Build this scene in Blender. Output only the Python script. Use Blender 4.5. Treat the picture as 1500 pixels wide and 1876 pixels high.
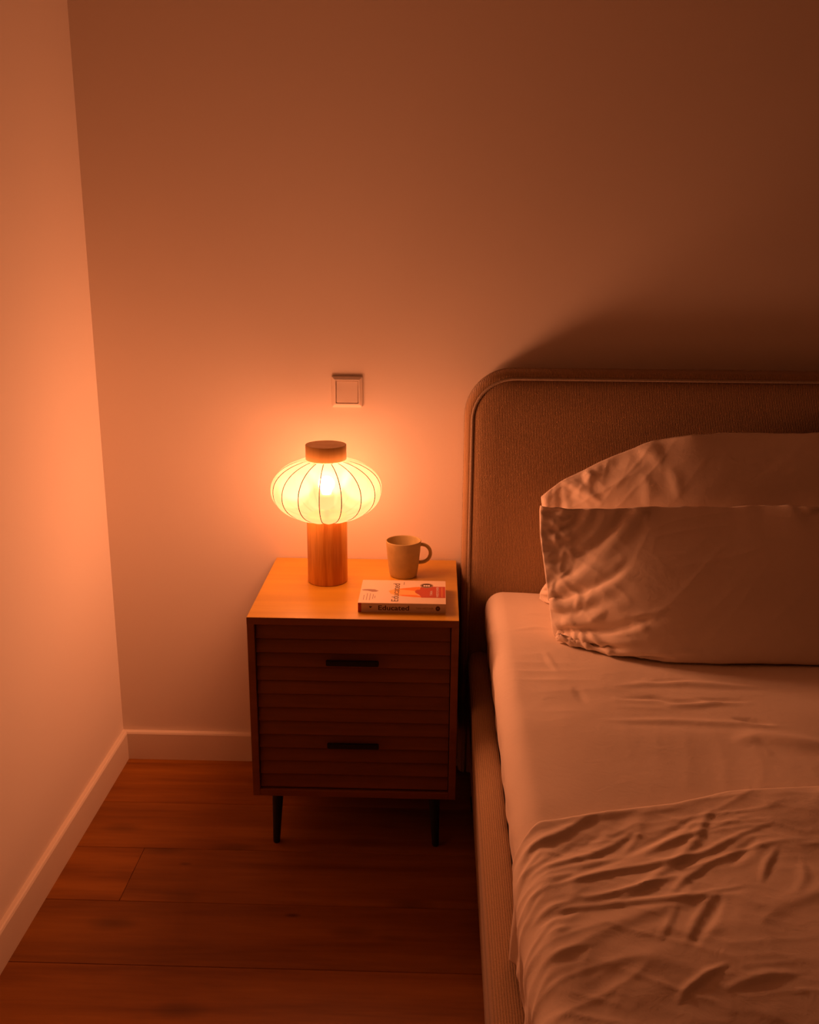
import bpy, bmesh, math, random
import numpy as np
from mathutils import Vector, Matrix

# ------------------------------------------------------------------ clear
for o in list(bpy.data.objects):
    bpy.data.objects.remove(o)
scene = bpy.context.scene
COL = scene.collection

# ------------------------------------------------------------------ camera
CAM = Vector((0.9113, -2.6283, 1.4967))
YAW, PITCH, ROLL, FPX = -0.02721, 0.27090, 0.00745, 1820.0
fw = Vector((math.sin(YAW) * math.cos(PITCH), math.cos(YAW) * math.cos(PITCH), -math.sin(PITCH)))
rt = Vector((math.cos(YAW), -math.sin(YAW), 0))
up = rt.cross(fw)
rt2 = rt * math.cos(ROLL) + up * math.sin(ROLL)
up2 = up * math.cos(ROLL) - rt * math.sin(ROLL)
cd = bpy.data.cameras.new('camera')
cd.sensor_fit = 'HORIZONTAL'
cd.sensor_width = 36.0
cd.lens = 36.0 * FPX / 1500.0
cd.clip_start = 0.05
cam = bpy.data.objects.new('camera', cd)
COL.objects.link(cam)
M = Matrix((rt2, up2, -fw)).transposed().to_4x4()
M.translation = CAM
cam.matrix_world = M
scene.camera = cam

# ------------------------------------------------------------------ world and exposure (night: the table lamp is the only light)
world = bpy.data.worlds.new('night')
scene.world = world
world.use_nodes = True
world.node_tree.nodes['Background'].inputs[0].default_value = (0.002, 0.002, 0.003, 1)
world.node_tree.nodes['Background'].inputs[1].default_value = 1.0
vs = scene.view_settings
vs.view_transform = 'Standard'
vs.look = 'None'
vs.exposure = 0.0
vs.gamma = 1.0
vs.use_curve_mapping = False

LAMP_COL = (1.0, 0.342, 0.152)      # the warm white balance of the lamp
SHADE_COL = (1.0, 0.262, 0.088)       # glow of the shade cloth itself
SHADE_POWER = 2.9
BULB_POWER = 48.0
SHADE_CLEAR = 0.16
GLOW_SMOOTH = 1.4
GLOW_POWER = 7.4                     # light the shade throws into the room

# ------------------------------------------------------------------ helpers
def link(o):
    COL.objects.link(o)
    return o

def tag(o, label=None, cat=None, group=None, kind=None):
    if label: o['label'] = label
    if cat: o['category'] = cat
    if group: o['group'] = group
    if kind: o['kind'] = kind
    return o

def empty(name, loc=(0, 0, 0)):
    o = bpy.data.objects.new(name, None)
    o.empty_display_size = 0.05
    o.location = loc
    return link(o)

def obj(name, me, mat=None, parent=None, smooth=False):
    o = bpy.data.objects.new(name, me)
    if mat and len(me.materials) == 0:
        me.materials.append(mat)
    if smooth:
        for p in me.polygons:
            p.use_smooth = True
    link(o)
    if parent:
        o.parent = parent
    return o

def from_bm(name, bm):
    me = bpy.data.meshes.new(name)
    bmesh.ops.recalc_face_normals(bm, faces=bm.faces[:])
    bm.to_mesh(me)
    bm.free()
    return me

def box_mesh(name, x0, x1, y0, y1, z0, z1, bev=0.0, seg=2):
    bm = bmesh.new()
    r = bmesh.ops.create_cube(bm, size=1.0)
    for v in bm.verts:
        v.co = Vector((x0 + (v.co.x + .5) * (x1 - x0), y0 + (v.co.y + .5) * (y1 - y0), z0 + (v.co.z + .5) * (z1 - z0)))
    if bev > 0:
        bmesh.ops.bevel(bm, geom=bm.edges[:], offset=bev, segments=seg, profile=0.5, affect='EDGES')
    return from_bm(name, bm)

def grid_mesh(name, V, closed_u=False):
    """V: array (n, m, 3) -> quad mesh"""
    n, m = V.shape[:2]
    idx = np.arange(n * m).reshape(n, m)
    a = idx[:-1, :-1].ravel(); b = idx[:-1, 1:].ravel(); c = idx[1:, 1:].ravel(); d = idx[1:, :-1].ravel()
    F = np.stack([a, b, c, d], 1)
    if closed_u:
        a = idx[:-1, -1]; b = idx[:-1, 0]; c = idx[1:, 0]; d = idx[1:, -1]
        F = np.concatenate([F, np.stack([a, b, c, d], 1)])
    me = bpy.data.meshes.new(name)
    me.from_pydata(V.reshape(-1, 3).tolist(), [], F.tolist())
    me.update()
    return me

def lathe_mesh(name, prof, seg=64, centre=(0, 0, 0)):
    """prof: list of (r, z), r may be 0 at the ends"""
    bm = bmesh.new()
    rings = []
    for r, z in prof:
        if r < 1e-6:
            rings.append([bm.verts.new((centre[0], centre[1], centre[2] + z))])
        else:
            rings.append([bm.verts.new((centre[0] + r * math.cos(2 * math.pi * k / seg), centre[1] + r * math.sin(2 * math.pi * k / seg), centre[2] + z)) for k in range(seg)])
    for A, B in zip(rings[:-1], rings[1:]):
        for k in range(seg):
            k2 = (k + 1) % seg
            if len(A) == 1 and len(B) == 1: continue
            if len(A) == 1: bm.faces.new((A[0], B[k], B[k2]))
            elif len(B) == 1: bm.faces.new((A[k], A[k2], B[0]))
            else: bm.faces.new((A[k], A[k2], B[k2], B[k]))
    return from_bm(name, bm)

def tube_mesh(name, pts, rad, seg=8, closed=False):
    """round tube along pts; rad a number or list of (ra, rb)"""
    pts = [Vector(p) for p in pts]
    n = len(pts)
    bm = bmesh.new()
    rings = []
    nrm = None
    for i, p in enumerate(pts):
        if closed:
            t = (pts[(i + 1) % n] - pts[i - 1]).normalized()
        else:
            t = (pts[min(i + 1, n - 1)] - pts[max(i - 1, 0)]).normalized()
        if nrm is None:
            nrm = t.orthogonal().normalized()
        nrm = (nrm - t * nrm.dot(t)).normalized()
        b = t.cross(nrm)
        r = rad[i] if isinstance(rad, (list, tuple)) else rad
        rings.append([bm.verts.new(p + (nrm * math.cos(2 * math.pi * k / seg) + b * math.sin(2 * math.pi * k / seg)) * r) for k in range(seg)])
    m = n if closed else n - 1
    for i in range(m):
        A, B = rings[i], rings[(i + 1) % n]
        for k in range(seg):
            bm.faces.new((A[k], A[(k + 1) % seg], B[(k + 1) % seg], B[k]))
    if not closed:
        bm.faces.new(rings[0][::-1]); bm.faces.new(rings[-1])
    return from_bm(name, bm)

def poly_mesh(name, pts2, thick, origin, ex, ey, ez):
    """flat plate: outline pts2 in the (ex, ey) plane at origin, thickness along ez"""
    bm = bmesh.new()
    lo = [bm.verts.new(Vector(origin) + Vector(ex) * a + Vector(ey) * b) for a, b in pts2]
    hi = [bm.verts.new(v.co + Vector(ez) * thick) for v in lo]
    bm.faces.new(lo[::-1]); bm.faces.new(hi)
    n = len(lo)
    for i in range(n):
        bm.faces.new((lo[i], lo[(i + 1) % n], hi[(i + 1) % n], hi[i]))
    return from_bm(name, bm)

def text_mesh(name, s, size, mat4, width=None, bold=0.0, extrude=0.00012):
    cu = bpy.data.curves.new(name, 'FONT')
    cu.body = s
    cu.size = size
    cu.extrude = extrude
    cu.offset = bold
    cu.resolution_u = 3
    t = bpy.data.objects.new(name, cu)
    link(t)
    bpy.context.view_layer.update()
    dg = bpy.context.evaluated_depsgraph_get()
    me = bpy.data.meshes.new_from_object(t.evaluated_get(dg))
    bpy.data.objects.remove(t)
    xs = [v.co.x for v in me.vertices]
    if width:
        w = max(xs) - min(xs)
        me.transform(Matrix.Translation((-min(xs), 0, 0)))
        me.transform(Matrix.Diagonal((width / w, 1, 1, 1)))
    me.transform(mat4)
    me.name = name
    me.materials.clear()
    return me

# ------------------------------------------------------------------ materials
def nt(name):
    m = bpy.data.materials.new(name)
    m.use_nodes = True
    t = m.node_tree
    return m, t, t.nodes['Principled BSDF'], t.nodes, t.links

def plain(name, col, rough=0.6, spec=0.3, noise=0.0, nscale=20, bump=0.0, bscale=400, metal=0.0):
    m, t, b, N, L = nt(name)
    b.inputs['Base Color'].default_value = (*col, 1)
    b.inputs['Roughness'].default_value = rough
    b.inputs['Specular IOR Level'].default_value = spec
    b.inputs['Metallic'].default_value = metal
    tc = N.new('ShaderNodeTexCoord')
    if noise > 0:
        nz = N.new('ShaderNodeTexNoise'); nz.inputs['Scale'].default_value = nscale; nz.inputs['Detail'].default_value = 4
        L.new(tc.outputs['Object'], nz.inputs['Vector'])
        cr = N.new('ShaderNodeValToRGB')
        cr.color_ramp.elements[0].position = 0.3; cr.color_ramp.elements[1].position = 0.7
        cr.color_ramp.elements[0].color = tuple(c * (1 - noise) for c in col) + (1,)
        cr.color_ramp.elements[1].color = tuple(min(1, c * (1 + noise)) for c in col) + (1,)
        L.new(nz.outputs['Fac'], cr.inputs['Fac']); L.new(cr.outputs['Color'], b.inputs['Base Color'])
    if bump > 0:
        n2 = N.new('ShaderNodeTexNoise'); n2.inputs['Scale'].default_value = bscale; n2.inputs['Detail'].default_value = 3
        L.new(tc.outputs['Object'], n2.inputs['Vector'])
        bp = N.new('ShaderNodeBump'); bp.inputs['Strength'].default_value = bump; bp.inputs['Distance'].default_value = 0.001
        L.new(n2.outputs['Fac'], bp.inputs['Height']); L.new(bp.outputs['Normal'], b.inputs['Normal'])
    return m

def wood(name, dark, light, scale=(1.5, 14, 14), rough=0.45, spec=0.35, knots=0.0, vary=0.0, contrast=(0.3, 0.72), fine=0.25, ring=0.0):
    m, t, b, N, L = nt(name)
    tc = N.new('ShaderNodeTexCoord')
    oi = N.new('ShaderNodeObjectInfo')
    off = N.new('ShaderNodeVectorMath'); off.operation = 'SCALE'
    comb = N.new('ShaderNodeCombineXYZ')
    for k, f in enumerate((17.0, 31.0, 7.0)):
        mm = N.new('ShaderNodeMath'); mm.operation = 'MULTIPLY'; mm.inputs[1].default_value = f
        L.new(oi.outputs['Random'], mm.inputs[0]); L.new(mm.outputs[0], comb.inputs[k])
    add = N.new('ShaderNodeVectorMath'); add.operation = 'ADD'
    L.new(tc.outputs['Object'], add.inputs[0]); L.new(comb.outputs[0], add.inputs[1])
    mp = N.new('ShaderNodeMapping'); mp.inputs['Scale'].default_value = scale
    L.new(add.outputs[0], mp.inputs['Vector'])
    n1 = N.new('ShaderNodeTexNoise'); n1.inputs['Scale'].default_value = 1.0; n1.inputs['Detail'].default_value = 6; n1.inputs['Distortion'].default_value = 0.6
    L.new(mp.outputs[0], n1.inputs['Vector'])
    mp2 = N.new('ShaderNodeMapping'); mp2.inputs['Scale'].default_value = tuple(s * 7 for s in scale)
    L.new(add.outputs[0], mp2.inputs['Vector'])
    n2 = N.new('ShaderNodeTexNoise'); n2.inputs['Scale'].default_value = 1.0; n2.inputs['Detail'].default_value = 3
    L.new(mp2.outputs[0], n2.inputs['Vector'])
    mx = N.new('ShaderNodeMath'); mx.operation = 'MULTIPLY_ADD'; mx.inputs[1].default_value = fine
    sub = N.new('ShaderNodeMath'); sub.operation = 'SUBTRACT'; sub.inputs[1].default_value = 0.5
    L.new(n2.outputs['Fac'], sub.inputs[0]); L.new(sub.outputs[0], mx.inputs[0]); L.new(n1.outputs['Fac'], mx.inputs[2])
    cr = N.new('ShaderNodeValToRGB')
    cr.color_ramp.elements[0].position, cr.color_ramp.elements[1].position = contrast
    cr.color_ramp.elements[0].color = (*dark, 1); cr.color_ramp.elements[1].color = (*light, 1)
    L.new(mx.outputs[0], cr.inputs['Fac'])
    out = cr.outputs['Color']
    if knots > 0:
        mpk = N.new('ShaderNodeMapping'); mpk.inputs['Scale'].default_value = (3.2, 7.0, 7.0)
        L.new(add.outputs[0], mpk.inputs['Vector'])
        vo = N.new('ShaderNodeTexVoronoi'); vo.inputs['Scale'].default_value = 1.0
        L.new(mpk.outputs[0], vo.inputs['Vector'])
        k = N.new('ShaderNodeMapRange'); k.inputs['From Min'].default_value = 0.02; k.inputs['From Max'].default_value = 0.22
        k.inputs['To Min'].default_value = 1 - knots; k.inputs['To Max'].default_value = 1.0
        L.new(vo.outputs['Distance'], k.inputs['Value'])
        mk = N.new('ShaderNodeMix'); mk.data_type = 'RGBA'; mk.blend_type = 'MULTIPLY'; mk.inputs[0].default_value = 1
        L.new(out, mk.inputs[6]); L.new(k.outputs[0], mk.inputs[7]); out = mk.outputs[2]
    if knots > 0:
        # small dark knots in a few of the cells only
        mq = N.new('ShaderNodeMapping'); mq.inputs['Scale'].default_value = (5.0, 13.0, 13.0)
        L.new(add.outputs[0], mq.inputs['Vector'])
        v2 = N.new('ShaderNodeTexVoronoi'); v2.inputs['Scale'].default_value = 1.0
        L.new(mq.outputs[0], v2.inputs['Vector'])
        sr = N.new('ShaderNodeSeparateColor'); L.new(v2.outputs['Color'], sr.inputs[0])
        gt = N.new('ShaderNodeMath'); gt.operation = 'GREATER_THAN'; gt.inputs[1].default_value = 0.80
        L.new(sr.outputs[0], gt.inputs[0])
        kr = N.new('ShaderNodeMapRange'); kr.inputs['From Min'].default_value = 0.03; kr.inputs['From Max'].default_value = 0.11
        kr.inputs['To Min'].default_value = 0.65; kr.inputs['To Max'].default_value = 0.0
        L.new(v2.outputs['Distance'], kr.inputs['Value'])
        mu = N.new('ShaderNodeMath'); mu.operation = 'MULTIPLY'; L.new(kr.outputs[0], mu.inputs[0]); L.new(gt.outputs[0], mu.inputs[1])
        mk2 = N.new('ShaderNodeMix'); mk2.data_type = 'RGBA'; mk2.blend_type = 'MIX'
        L.new(mu.outputs[0], mk2.inputs[0]); L.new(out, mk2.inputs[6]); mk2.inputs[7].default_value = (dark[0] * 0.25, dark[1] * 0.2, dark[2] * 0.2, 1)
        out = mk2.outputs[2]
    if vary > 0:
        vr = N.new('ShaderNodeMapRange'); vr.inputs['To Min'].default_value = 1 - vary; vr.inputs['To Max'].default_value = 1 + vary
        L.new(oi.outputs['Random'], vr.inputs['Value'])
        mv = N.new('ShaderNodeMix'); mv.data_type = 'RGBA'; mv.blend_type = 'MULTIPLY'; mv.inputs[0].default_value = 1
        L.new(out, mv.inputs[6]); L.new(vr.outputs[0], mv.inputs[7]); out = mv.outputs[2]
    L.new(out, b.inputs['Base Color'])
    b.inputs['Roughness'].default_value = rough
    b.inputs['Specular IOR Level'].default_value = spec
    bp = N.new('ShaderNodeBump'); bp.inputs['Strength'].default_value = 0.12; bp.inputs['Distance'].default_value = 0.001
    L.new(mx.outputs[0], bp.inputs['Height']); L.new(bp.outputs['Normal'], b.inputs['Normal'])
    return m

def ribbed(name, col, pitch=0.0042):
    """corded upholstery cloth: ribs that vary along x, broken up by the weave"""
    m, t, b, N, L = nt(name)
    tc = N.new('ShaderNodeTexCoord')
    nz = N.new('ShaderNodeTexNoise'); nz.inputs['Scale'].default_value = 90; nz.inputs['Detail'].default_value = 3
    L.new(tc.outputs['Object'], nz.inputs['Vector'])
    sx = N.new('ShaderNodeSeparateXYZ'); L.new(tc.outputs['Object'], sx.inputs[0])
    ma = N.new('ShaderNodeMath'); ma.operation = 'MULTIPLY_ADD'; ma.inputs[1].default_value = 2 * math.pi / pitch
    wob = N.new('ShaderNodeMath'); wob.operation = 'MULTIPLY'; wob.inputs[1].default_value = 2.2
    L.new(nz.outputs['Fac'], wob.inputs[0]); L.new(sx.outputs[0], ma.inputs[0]); L.new(wob.outputs[0], ma.inputs[2])
    sn = N.new('ShaderNodeMath'); sn.operation = 'SINE'; L.new(ma.outputs[0], sn.inputs[0])
    n2 = N.new('ShaderNodeTexNoise'); n2.inputs['Scale'].default_value = 420; n2.inputs['Detail'].default_value = 2
    L.new(tc.outputs['Object'], n2.inputs['Vector'])
    h = N.new('ShaderNodeMath'); h.operation = 'MULTIPLY_ADD'; h.inputs[1].default_value = 1.6
    L.new(n2.outputs['Fac'], h.inputs[0])
    hh = N.new('ShaderNodeMath'); hh.operation = 'MULTIPLY'; hh.inputs[1].default_value = 0.5
    L.new(sn.outputs[0], hh.inputs[0]); L.new(hh.outputs[0], h.inputs[2])
    cr = N.new('ShaderNodeMapRange'); cr.inputs['From Min'].default_value = 0.1; cr.inputs['From Max'].default_value = 1.5
    cr.inputs['To Min'].default_value = 0.68; cr.inputs['To Max'].default_value = 1.15
    L.new(h.outputs[0], cr.inputs['Value'])
    mv = N.new('ShaderNodeMix'); mv.data_type = 'RGBA'; mv.blend_type = 'MULTIPLY'; mv.inputs[0].default_value = 1
    mv.inputs[6].default_value = (*col, 1); L.new(cr.outputs[0], mv.inputs[7])
    L.new(mv.outputs[2], b.inputs['Base Color'])
    b.inputs['Roughness'].default_value = 0.95
    b.inputs['Specular IOR Level'].default_value = 0.1
    b.inputs['Sheen Weight'].default_value = 0.15
    bp = N.new('ShaderNodeBump'); bp.inputs['Strength'].default_value = 0.55; bp.inputs['Distance'].default_value = 0.0012
    L.new(h.outputs[0], bp.inputs['Height']); L.new(bp.outputs['Normal'], b.inputs['Normal'])
    return m

def linen(name, col):
    m, t, b, N, L = nt(name)
    b.inputs['Base Color'].default_value = (*col, 1)
    b.inputs['Roughness'].default_value = 0.85
    b.inputs['Specular IOR Level'].default_value = 0.15
    b.inputs['Sheen Weight'].default_value = 0.1
    tc = N.new('ShaderNodeTexCoord')
    n1 = N.new('ShaderNodeTexNoise'); n1.inputs['Scale'].default_value = 38; n1.inputs['Detail'].default_value = 5; n1.inputs['Distortion'].default_value = 0.8
    L.new(tc.outputs['Object'], n1.inputs['Vector'])
    bp = N.new('ShaderNodeBump'); bp.inputs['Strength'].default_value = 0.18; bp.inputs['Distance'].default_value = 0.004
    L.new(n1.outputs['Fac'], bp.inputs['Height']); L.new(bp.outputs['Normal'], b.inputs['Normal'])
    return m

MAT = {}
MAT['wall'] = plain('painted_plaster', (0.82, 0.70, 0.59), 0.9, 0.15, bump=0.05, bscale=260)
MAT['darkwall'] = plain('low_bounce_wall', (0.035, 0.028, 0.024), 0.9, 0.15)  # unseen right and rear walls, coloured dark to cut bounced light
MAT['trim'] = plain('white_trim_paint', (0.80, 0.67, 0.54), 0.5, 0.3)
MAT['ceiling'] = plain('ceiling_paint', (0.50, 0.41, 0.34), 0.95, 0.1)
MAT['floor_base'] = plain('subfloor', (0.10, 0.05, 0.025), 0.9, 0.1)
MAT['plank'] = wood('oak_plank', (0.20, 0.060, 0.006), (0.38, 0.135, 0.016), (1.1, 11, 11), 0.55, 0.2, knots=0.45, vary=0.16)
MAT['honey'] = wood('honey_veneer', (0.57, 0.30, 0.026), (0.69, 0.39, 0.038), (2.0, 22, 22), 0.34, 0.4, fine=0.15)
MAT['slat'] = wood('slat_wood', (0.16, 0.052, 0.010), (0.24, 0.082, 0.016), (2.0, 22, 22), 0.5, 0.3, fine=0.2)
MAT['frame'] = wood('shaded_frame_wood', (0.20, 0.066, 0.011), (0.28, 0.096, 0.018), (2.0, 22, 22), 0.5, 0.3, fine=0.2)  # nightstand wood darkened: the dim light on its front is in the colour
MAT['lampwood'] = wood('pine_turned', (0.58, 0.22, 0.03), (0.88, 0.46, 0.10), (26, 26, 1.6), 0.42, 0.35, fine=0.3, contrast=(0.38, 0.62))
MAT['black'] = plain('black_metal', (0.010, 0.009, 0.009), 0.45, 0.4)
MAT['blackwood'] = plain('black_lacquer', (0.012, 0.010, 0.009), 0.5, 0.4)
MAT['rib'] = ribbed('corded_upholstery', (0.40, 0.245, 0.125))
MAT['welt'] = plain('welt_cloth', (0.40, 0.30, 0.21), 0.9, 0.1, noise=0.15, nscale=300, bump=0.4, bscale=700)
MAT['linen'] = linen('white_linen', (0.86, 0.72, 0.59))
MAT['mug'] = plain('stoneware', (0.52, 0.40, 0.165), 0.55, 0.35, noise=0.06, nscale=60, bump=0.06, bscale=300)
MAT['switch'] = plain('switch_plastic', (0.80, 0.67, 0.56), 0.35, 0.45)
MAT['paper'] = plain('page_edges', (0.72, 0.66, 0.55), 0.9, 0.1, noise=0.1, nscale=500)
MAT['cover'] = plain('cream_cover', (0.80, 0.63, 0.46), 0.5, 0.35)
MAT['ink'] = plain('brown_ink', (0.12, 0.06, 0.03), 0.6, 0.2)
MAT['ink2'] = plain('tan_ink', (0.36, 0.22, 0.16), 0.6, 0.2)
MAT['red'] = plain('red_print', (0.50, 0.07, 0.035), 0.5, 0.3)
MAT['orange'] = plain('orange_print', (0.86, 0.24, 0.03), 0.5, 0.3)
MAT['amber'] = plain('amber_print', (0.88, 0.47, 0.13), 0.5, 0.3)
MAT['white'] = plain('white_print', (0.82, 0.80, 0.76), 0.5, 0.3)
MAT['wire'] = plain('shade_wire', (0.05, 0.028, 0.008), 0.6, 0.2)
MAT['socket'] = plain('lamp_socket', (0.30, 0.26, 0.20), 0.5, 0.3)

# lamp shade: backlit translucent cloth that also lets some of the bulb through
m, t, b, N, L = nt('lit_shade_cloth')
N.remove(b)
outn = N['Material Output']
em = N.new('ShaderNodeEmission'); em.inputs[0].default_value = (*SHADE_COL, 1); em.inputs[1].default_value = SHADE_POWER
tr = N.new('ShaderNodeBsdfTransparent'); tr.inputs[0].default_value = (1, 1, 1, 1)
df = N.new('ShaderNodeBsdfDiffuse'); df.inputs[0].default_value = (0.22, 0.20, 0.16, 1)
ad = N.new('ShaderNodeAddShader'); L.new(em.outputs[0], ad.inputs[0]); L.new(df.outputs[0], ad.inputs[1])
mixs = N.new('ShaderNodeMixShader'); mixs.inputs[0].default_value = SHADE_CLEAR
L.new(ad.outputs[0], mixs.inputs[1]); L.new(tr.outputs[0], mixs.inputs[2])
rf = N.new('ShaderNodeBsdfRefraction'); rf.inputs['IOR'].default_value = 1.12; rf.inputs['Roughness'].default_value = 0.45
rf.inputs[0].default_value = (1, 1, 1, 1)
mix2 = N.new('ShaderNodeMixShader'); mix2.inputs[0].default_value = 0.085
L.new(mixs.outputs[0], mix2.inputs[1]); L.new(rf.outputs[0], mix2.inputs[2])
L.new(mix2.outputs[0], outn.inputs['Surface'])
MAT['shade'] = m
m.cycles.emission_sampling = 'NONE'
m, t, b, N, L = nt('lit_bulb')
N.remove(b)
em = N.new('ShaderNodeEmission'); em.inputs[0].default_value = (1.0, 0.36, 0.14, 1); em.inputs[1].default_value = BULB_POWER
L.new(em.outputs[0], N['Material Output'].inputs['Surface'])
MAT['bulb'] = m

# ------------------------------------------------------------------ the room
RX, RY, RZ = 4.6, -5.2, 2.7
T = 0.1
tag(obj('wall_back', box_mesh('wall_back', -T, RX + T, 0, T, 0, RZ), MAT['wall']), 'plain warm-white wall behind the lamp and headboard', kind='structure')
tag(obj('wall_left', box_mesh('wall_left', -T, 0, RY, 0, 0, RZ), MAT['wall']), 'plain warm-white side wall at the left', kind='structure')
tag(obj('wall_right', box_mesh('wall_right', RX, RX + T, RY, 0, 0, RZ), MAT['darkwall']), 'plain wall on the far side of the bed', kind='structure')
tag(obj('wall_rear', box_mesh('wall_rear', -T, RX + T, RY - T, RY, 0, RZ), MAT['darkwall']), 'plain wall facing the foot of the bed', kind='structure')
tag(obj('ceiling', box_mesh('ceiling', -T, RX + T, RY - T, T, RZ, RZ + T), MAT['ceiling']), 'plain ceiling', kind='structure')

BH, BT = 0.0876, 0.015
def baseboard(name, ax, label):
    # profile (depth from wall, height) with an eased top edge
    prof = [(0, 0), (BT, 0), (BT, BH - 0.006), (BT - 0.0025, BH - 0.0015), (BT - 0.006, BH), (0, BH)]
    bm = bmesh.new()
    ends = {'back': lambda d, h, e: (d if e == 0 else RX - d, -d, h),          # mitred at the corners
            'left': lambda d, h, e: (d, (-d if e == 0 else RY + d), h),
            'right': lambda d, h, e: (RX - d, (-d if e == 0 else RY + d), h),
            'rear': lambda d, h, e: ((d if e == 0 else RX - d), RY + d, h)}[ax]
    A = [bm.verts.new(ends(d, h, 0)) for d, h in prof]
    B = [bm.verts.new(ends(d, h, 1)) for d, h in prof]
    n = len(prof)
    for i in range(n):
        bm.faces.new((A[i], A[(i + 1) % n], B[(i + 1) % n], B[i]))
    bm.faces.new(A); bm.faces.new(B)
    tag(obj(name, from_bm(name, bm), MAT['trim']), label, kind='structure')
baseboard('baseboard_back', 'back', 'white baseboard along the wall behind the nightstand')
baseboard('baseboard_left', 'left', 'white baseboard along the left wall')
baseboard('baseboard_right', 'right', 'white baseboard on the far side of the bed')
baseboard('baseboard_rear', 'rear', 'white baseboard facing the foot of the bed')

floor = tag(obj('floor', box_mesh('floor', -T, RX + T, RY - T, T, -0.06, -0.012), MAT['floor_base']), 'warm brown oak plank floor', kind='structure')
random.seed(4)
PW = 0.208
row_edges = []
y = -0.453 + 3 * PW
while y - PW > RY - 0.25:
    row_edges.append(y); y -= PW
plank_cache = {}
for r, ytop in enumerate(row_edges):
    y0, y1 = max(ytop - PW, RY), min(ytop, 0.0)
    if y1 - y0 < 0.01: continue
    joints = [0.0, RX]
    if abs(ytop + 0.453) < 0.01:
        cuts = [0.188, 2.3, 4.1]
    else:
        c = [1.35, 1.9, 2.6, 1.25, 1.6, 2.2, 1.45, 2.0][r % 8]
        cuts = [c, c + 1.9]
    xs = [0.0] + [c for c in cuts if c < RX - 0.1] + [RX]
    for xa, xb in zip(xs[:-1], xs[1:]):
        key = (round(xb - xa, 3), round(y1 - y0, 3))
        if key not in plank_cache:
            g = 0.0005
            plank_cache[key] = box_mesh('plank', g, key[0] - g, g, key[1] - g, -0.012, 0.0, 0.0008, 1)
        o = obj('plank', plank_cache[key], MAT['plank'], floor)
        o.location = (xa, y0, 0.0)

# ------------------------------------------------------------------ light switch
sw = empty('light_switch', (0.672, 0.0, 1.0965))
tag(sw, 'square white rocker light switch on the wall above the lamp', 'switch')
def ring_mesh(name, levels, hole):
    """square frame: levels = [(half, depth)] from the wall outwards to the inner edge"""
    bm = bmesh.new()
    rings = []
    for h, d, rad in levels:
        ring = []
        for cx, cz, a0 in ((1, 1, 0), (-1, 1, 90), (-1, -1, 180), (1, -1, 270)):
            for k in range(5):
                a = math.radians(a0 + k * 22.5)
                ring.append(bm.verts.new((cx * (h - rad) + rad * math.cos(a), -d, cz * (h - rad) + rad * math.sin(a))))
        rings.append(ring)
    for A, B in zip(rings[:-1], rings[1:]):
        n = len(A)
        for i in range(n):
            bm.faces.new((A[i], A[(i + 1) % n], B[(i + 1) % n], B[i]))
    if not hole:
        bm.faces.new(rings[-1])
    return from_bm(name, bm)
obj('switch_frame', ring_mesh('switch_frame', [(0.0405, 0.0, 0.003), (0.0412, 0.003, 0.003), (0.0405, 0.0058, 0.003), (0.0335, 0.0092, 0.002), (0.0308, 0.0095, 0.0015), (0.0300, 0.0088, 0.001), (0.0298, 0.0, 0.001)], True), MAT['switch'], sw)
rk = bmesh.new()
h = 0.0284
fr = [(-h, -0.0095, -h), (h, -0.0095, -h), (h, -0.0050, h), (-h, -0.0050, h)]
bk = [(-h, -0.0005, -h), (h, -0.0005, -h), (h, -0.0005, h), (-h, -0.0005, h)]
F = [rk.verts.new(c) for c in fr]; B = [rk.verts.new(c) for c in bk]
rk.faces.new(F); rk.faces.new(B[::-1])
for i in range(4): rk.faces.new((F[i], B[i], B[(i + 1) % 4], F[(i + 1) % 4]))
bmesh.ops.bevel(rk, geom=[e for e in rk.edges], offset=0.0008, segments=2, affect='EDGES')
obj('rocker', from_bm('rocker', rk), MAT['switch'], sw)

# ------------------------------------------------------------------ nightstand
NX0, NX1, NY0, NY1, NZ0, NZ1 = 0.4703, 0.9703, -0.456, -0.005, 0.1585, 0.6306
ns = empty('nightstand', ((NX0 + NX1) / 2, (NY0 + NY1) / 2, 0))
tag(ns, 'honey-coloured wooden nightstand with two slatted drawers and black legs', 'nightstand')
ox, oy = ns.location.x, ns.location.y
def nbox(name, x0, x1, y0, y1, z0, z1, mat, bev=0.001, parent=ns, off=(0, 0, 0)):
    return obj(name, box_mesh(name, x0 - ox - off[0], x1 - ox - off[0], y0 - oy - off[1], y1 - oy - off[1], z0 - off[2], z1 - off[2], bev, 2), mat, parent)
TH = 0.0175
nbox('top_panel', NX0, NX1, NY0, NY1, NZ1 - TH, NZ1, MAT['honey'])
eb = nbox('edge_shade_strip', NX0, NX1, NY0 - 0.0006, NY0 - 0.0001, NZ1 - TH, NZ1 - 0.0006, MAT['frame'], 0.0)  # added dark strip: puts shade on the top panel's front edge
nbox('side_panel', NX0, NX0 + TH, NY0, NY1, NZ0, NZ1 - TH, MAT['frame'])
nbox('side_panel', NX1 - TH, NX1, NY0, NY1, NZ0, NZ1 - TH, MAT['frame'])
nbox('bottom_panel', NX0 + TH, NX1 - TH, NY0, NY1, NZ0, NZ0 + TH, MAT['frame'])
nbox('back_panel', NX0 + TH, NX1 - TH, NY1 - 0.008, NY1 - 0.002, NZ0 + TH, NZ1 - TH, MAT['slat'])
zt, zb = NZ1 - TH - 0.004, NZ0 + TH + 0.003
dh = (zt - zb) / 2
slat_pitch = dh / 6
sx0, sx1 = NX0 + TH + 0.002, NX1 - TH - 0.002
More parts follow.
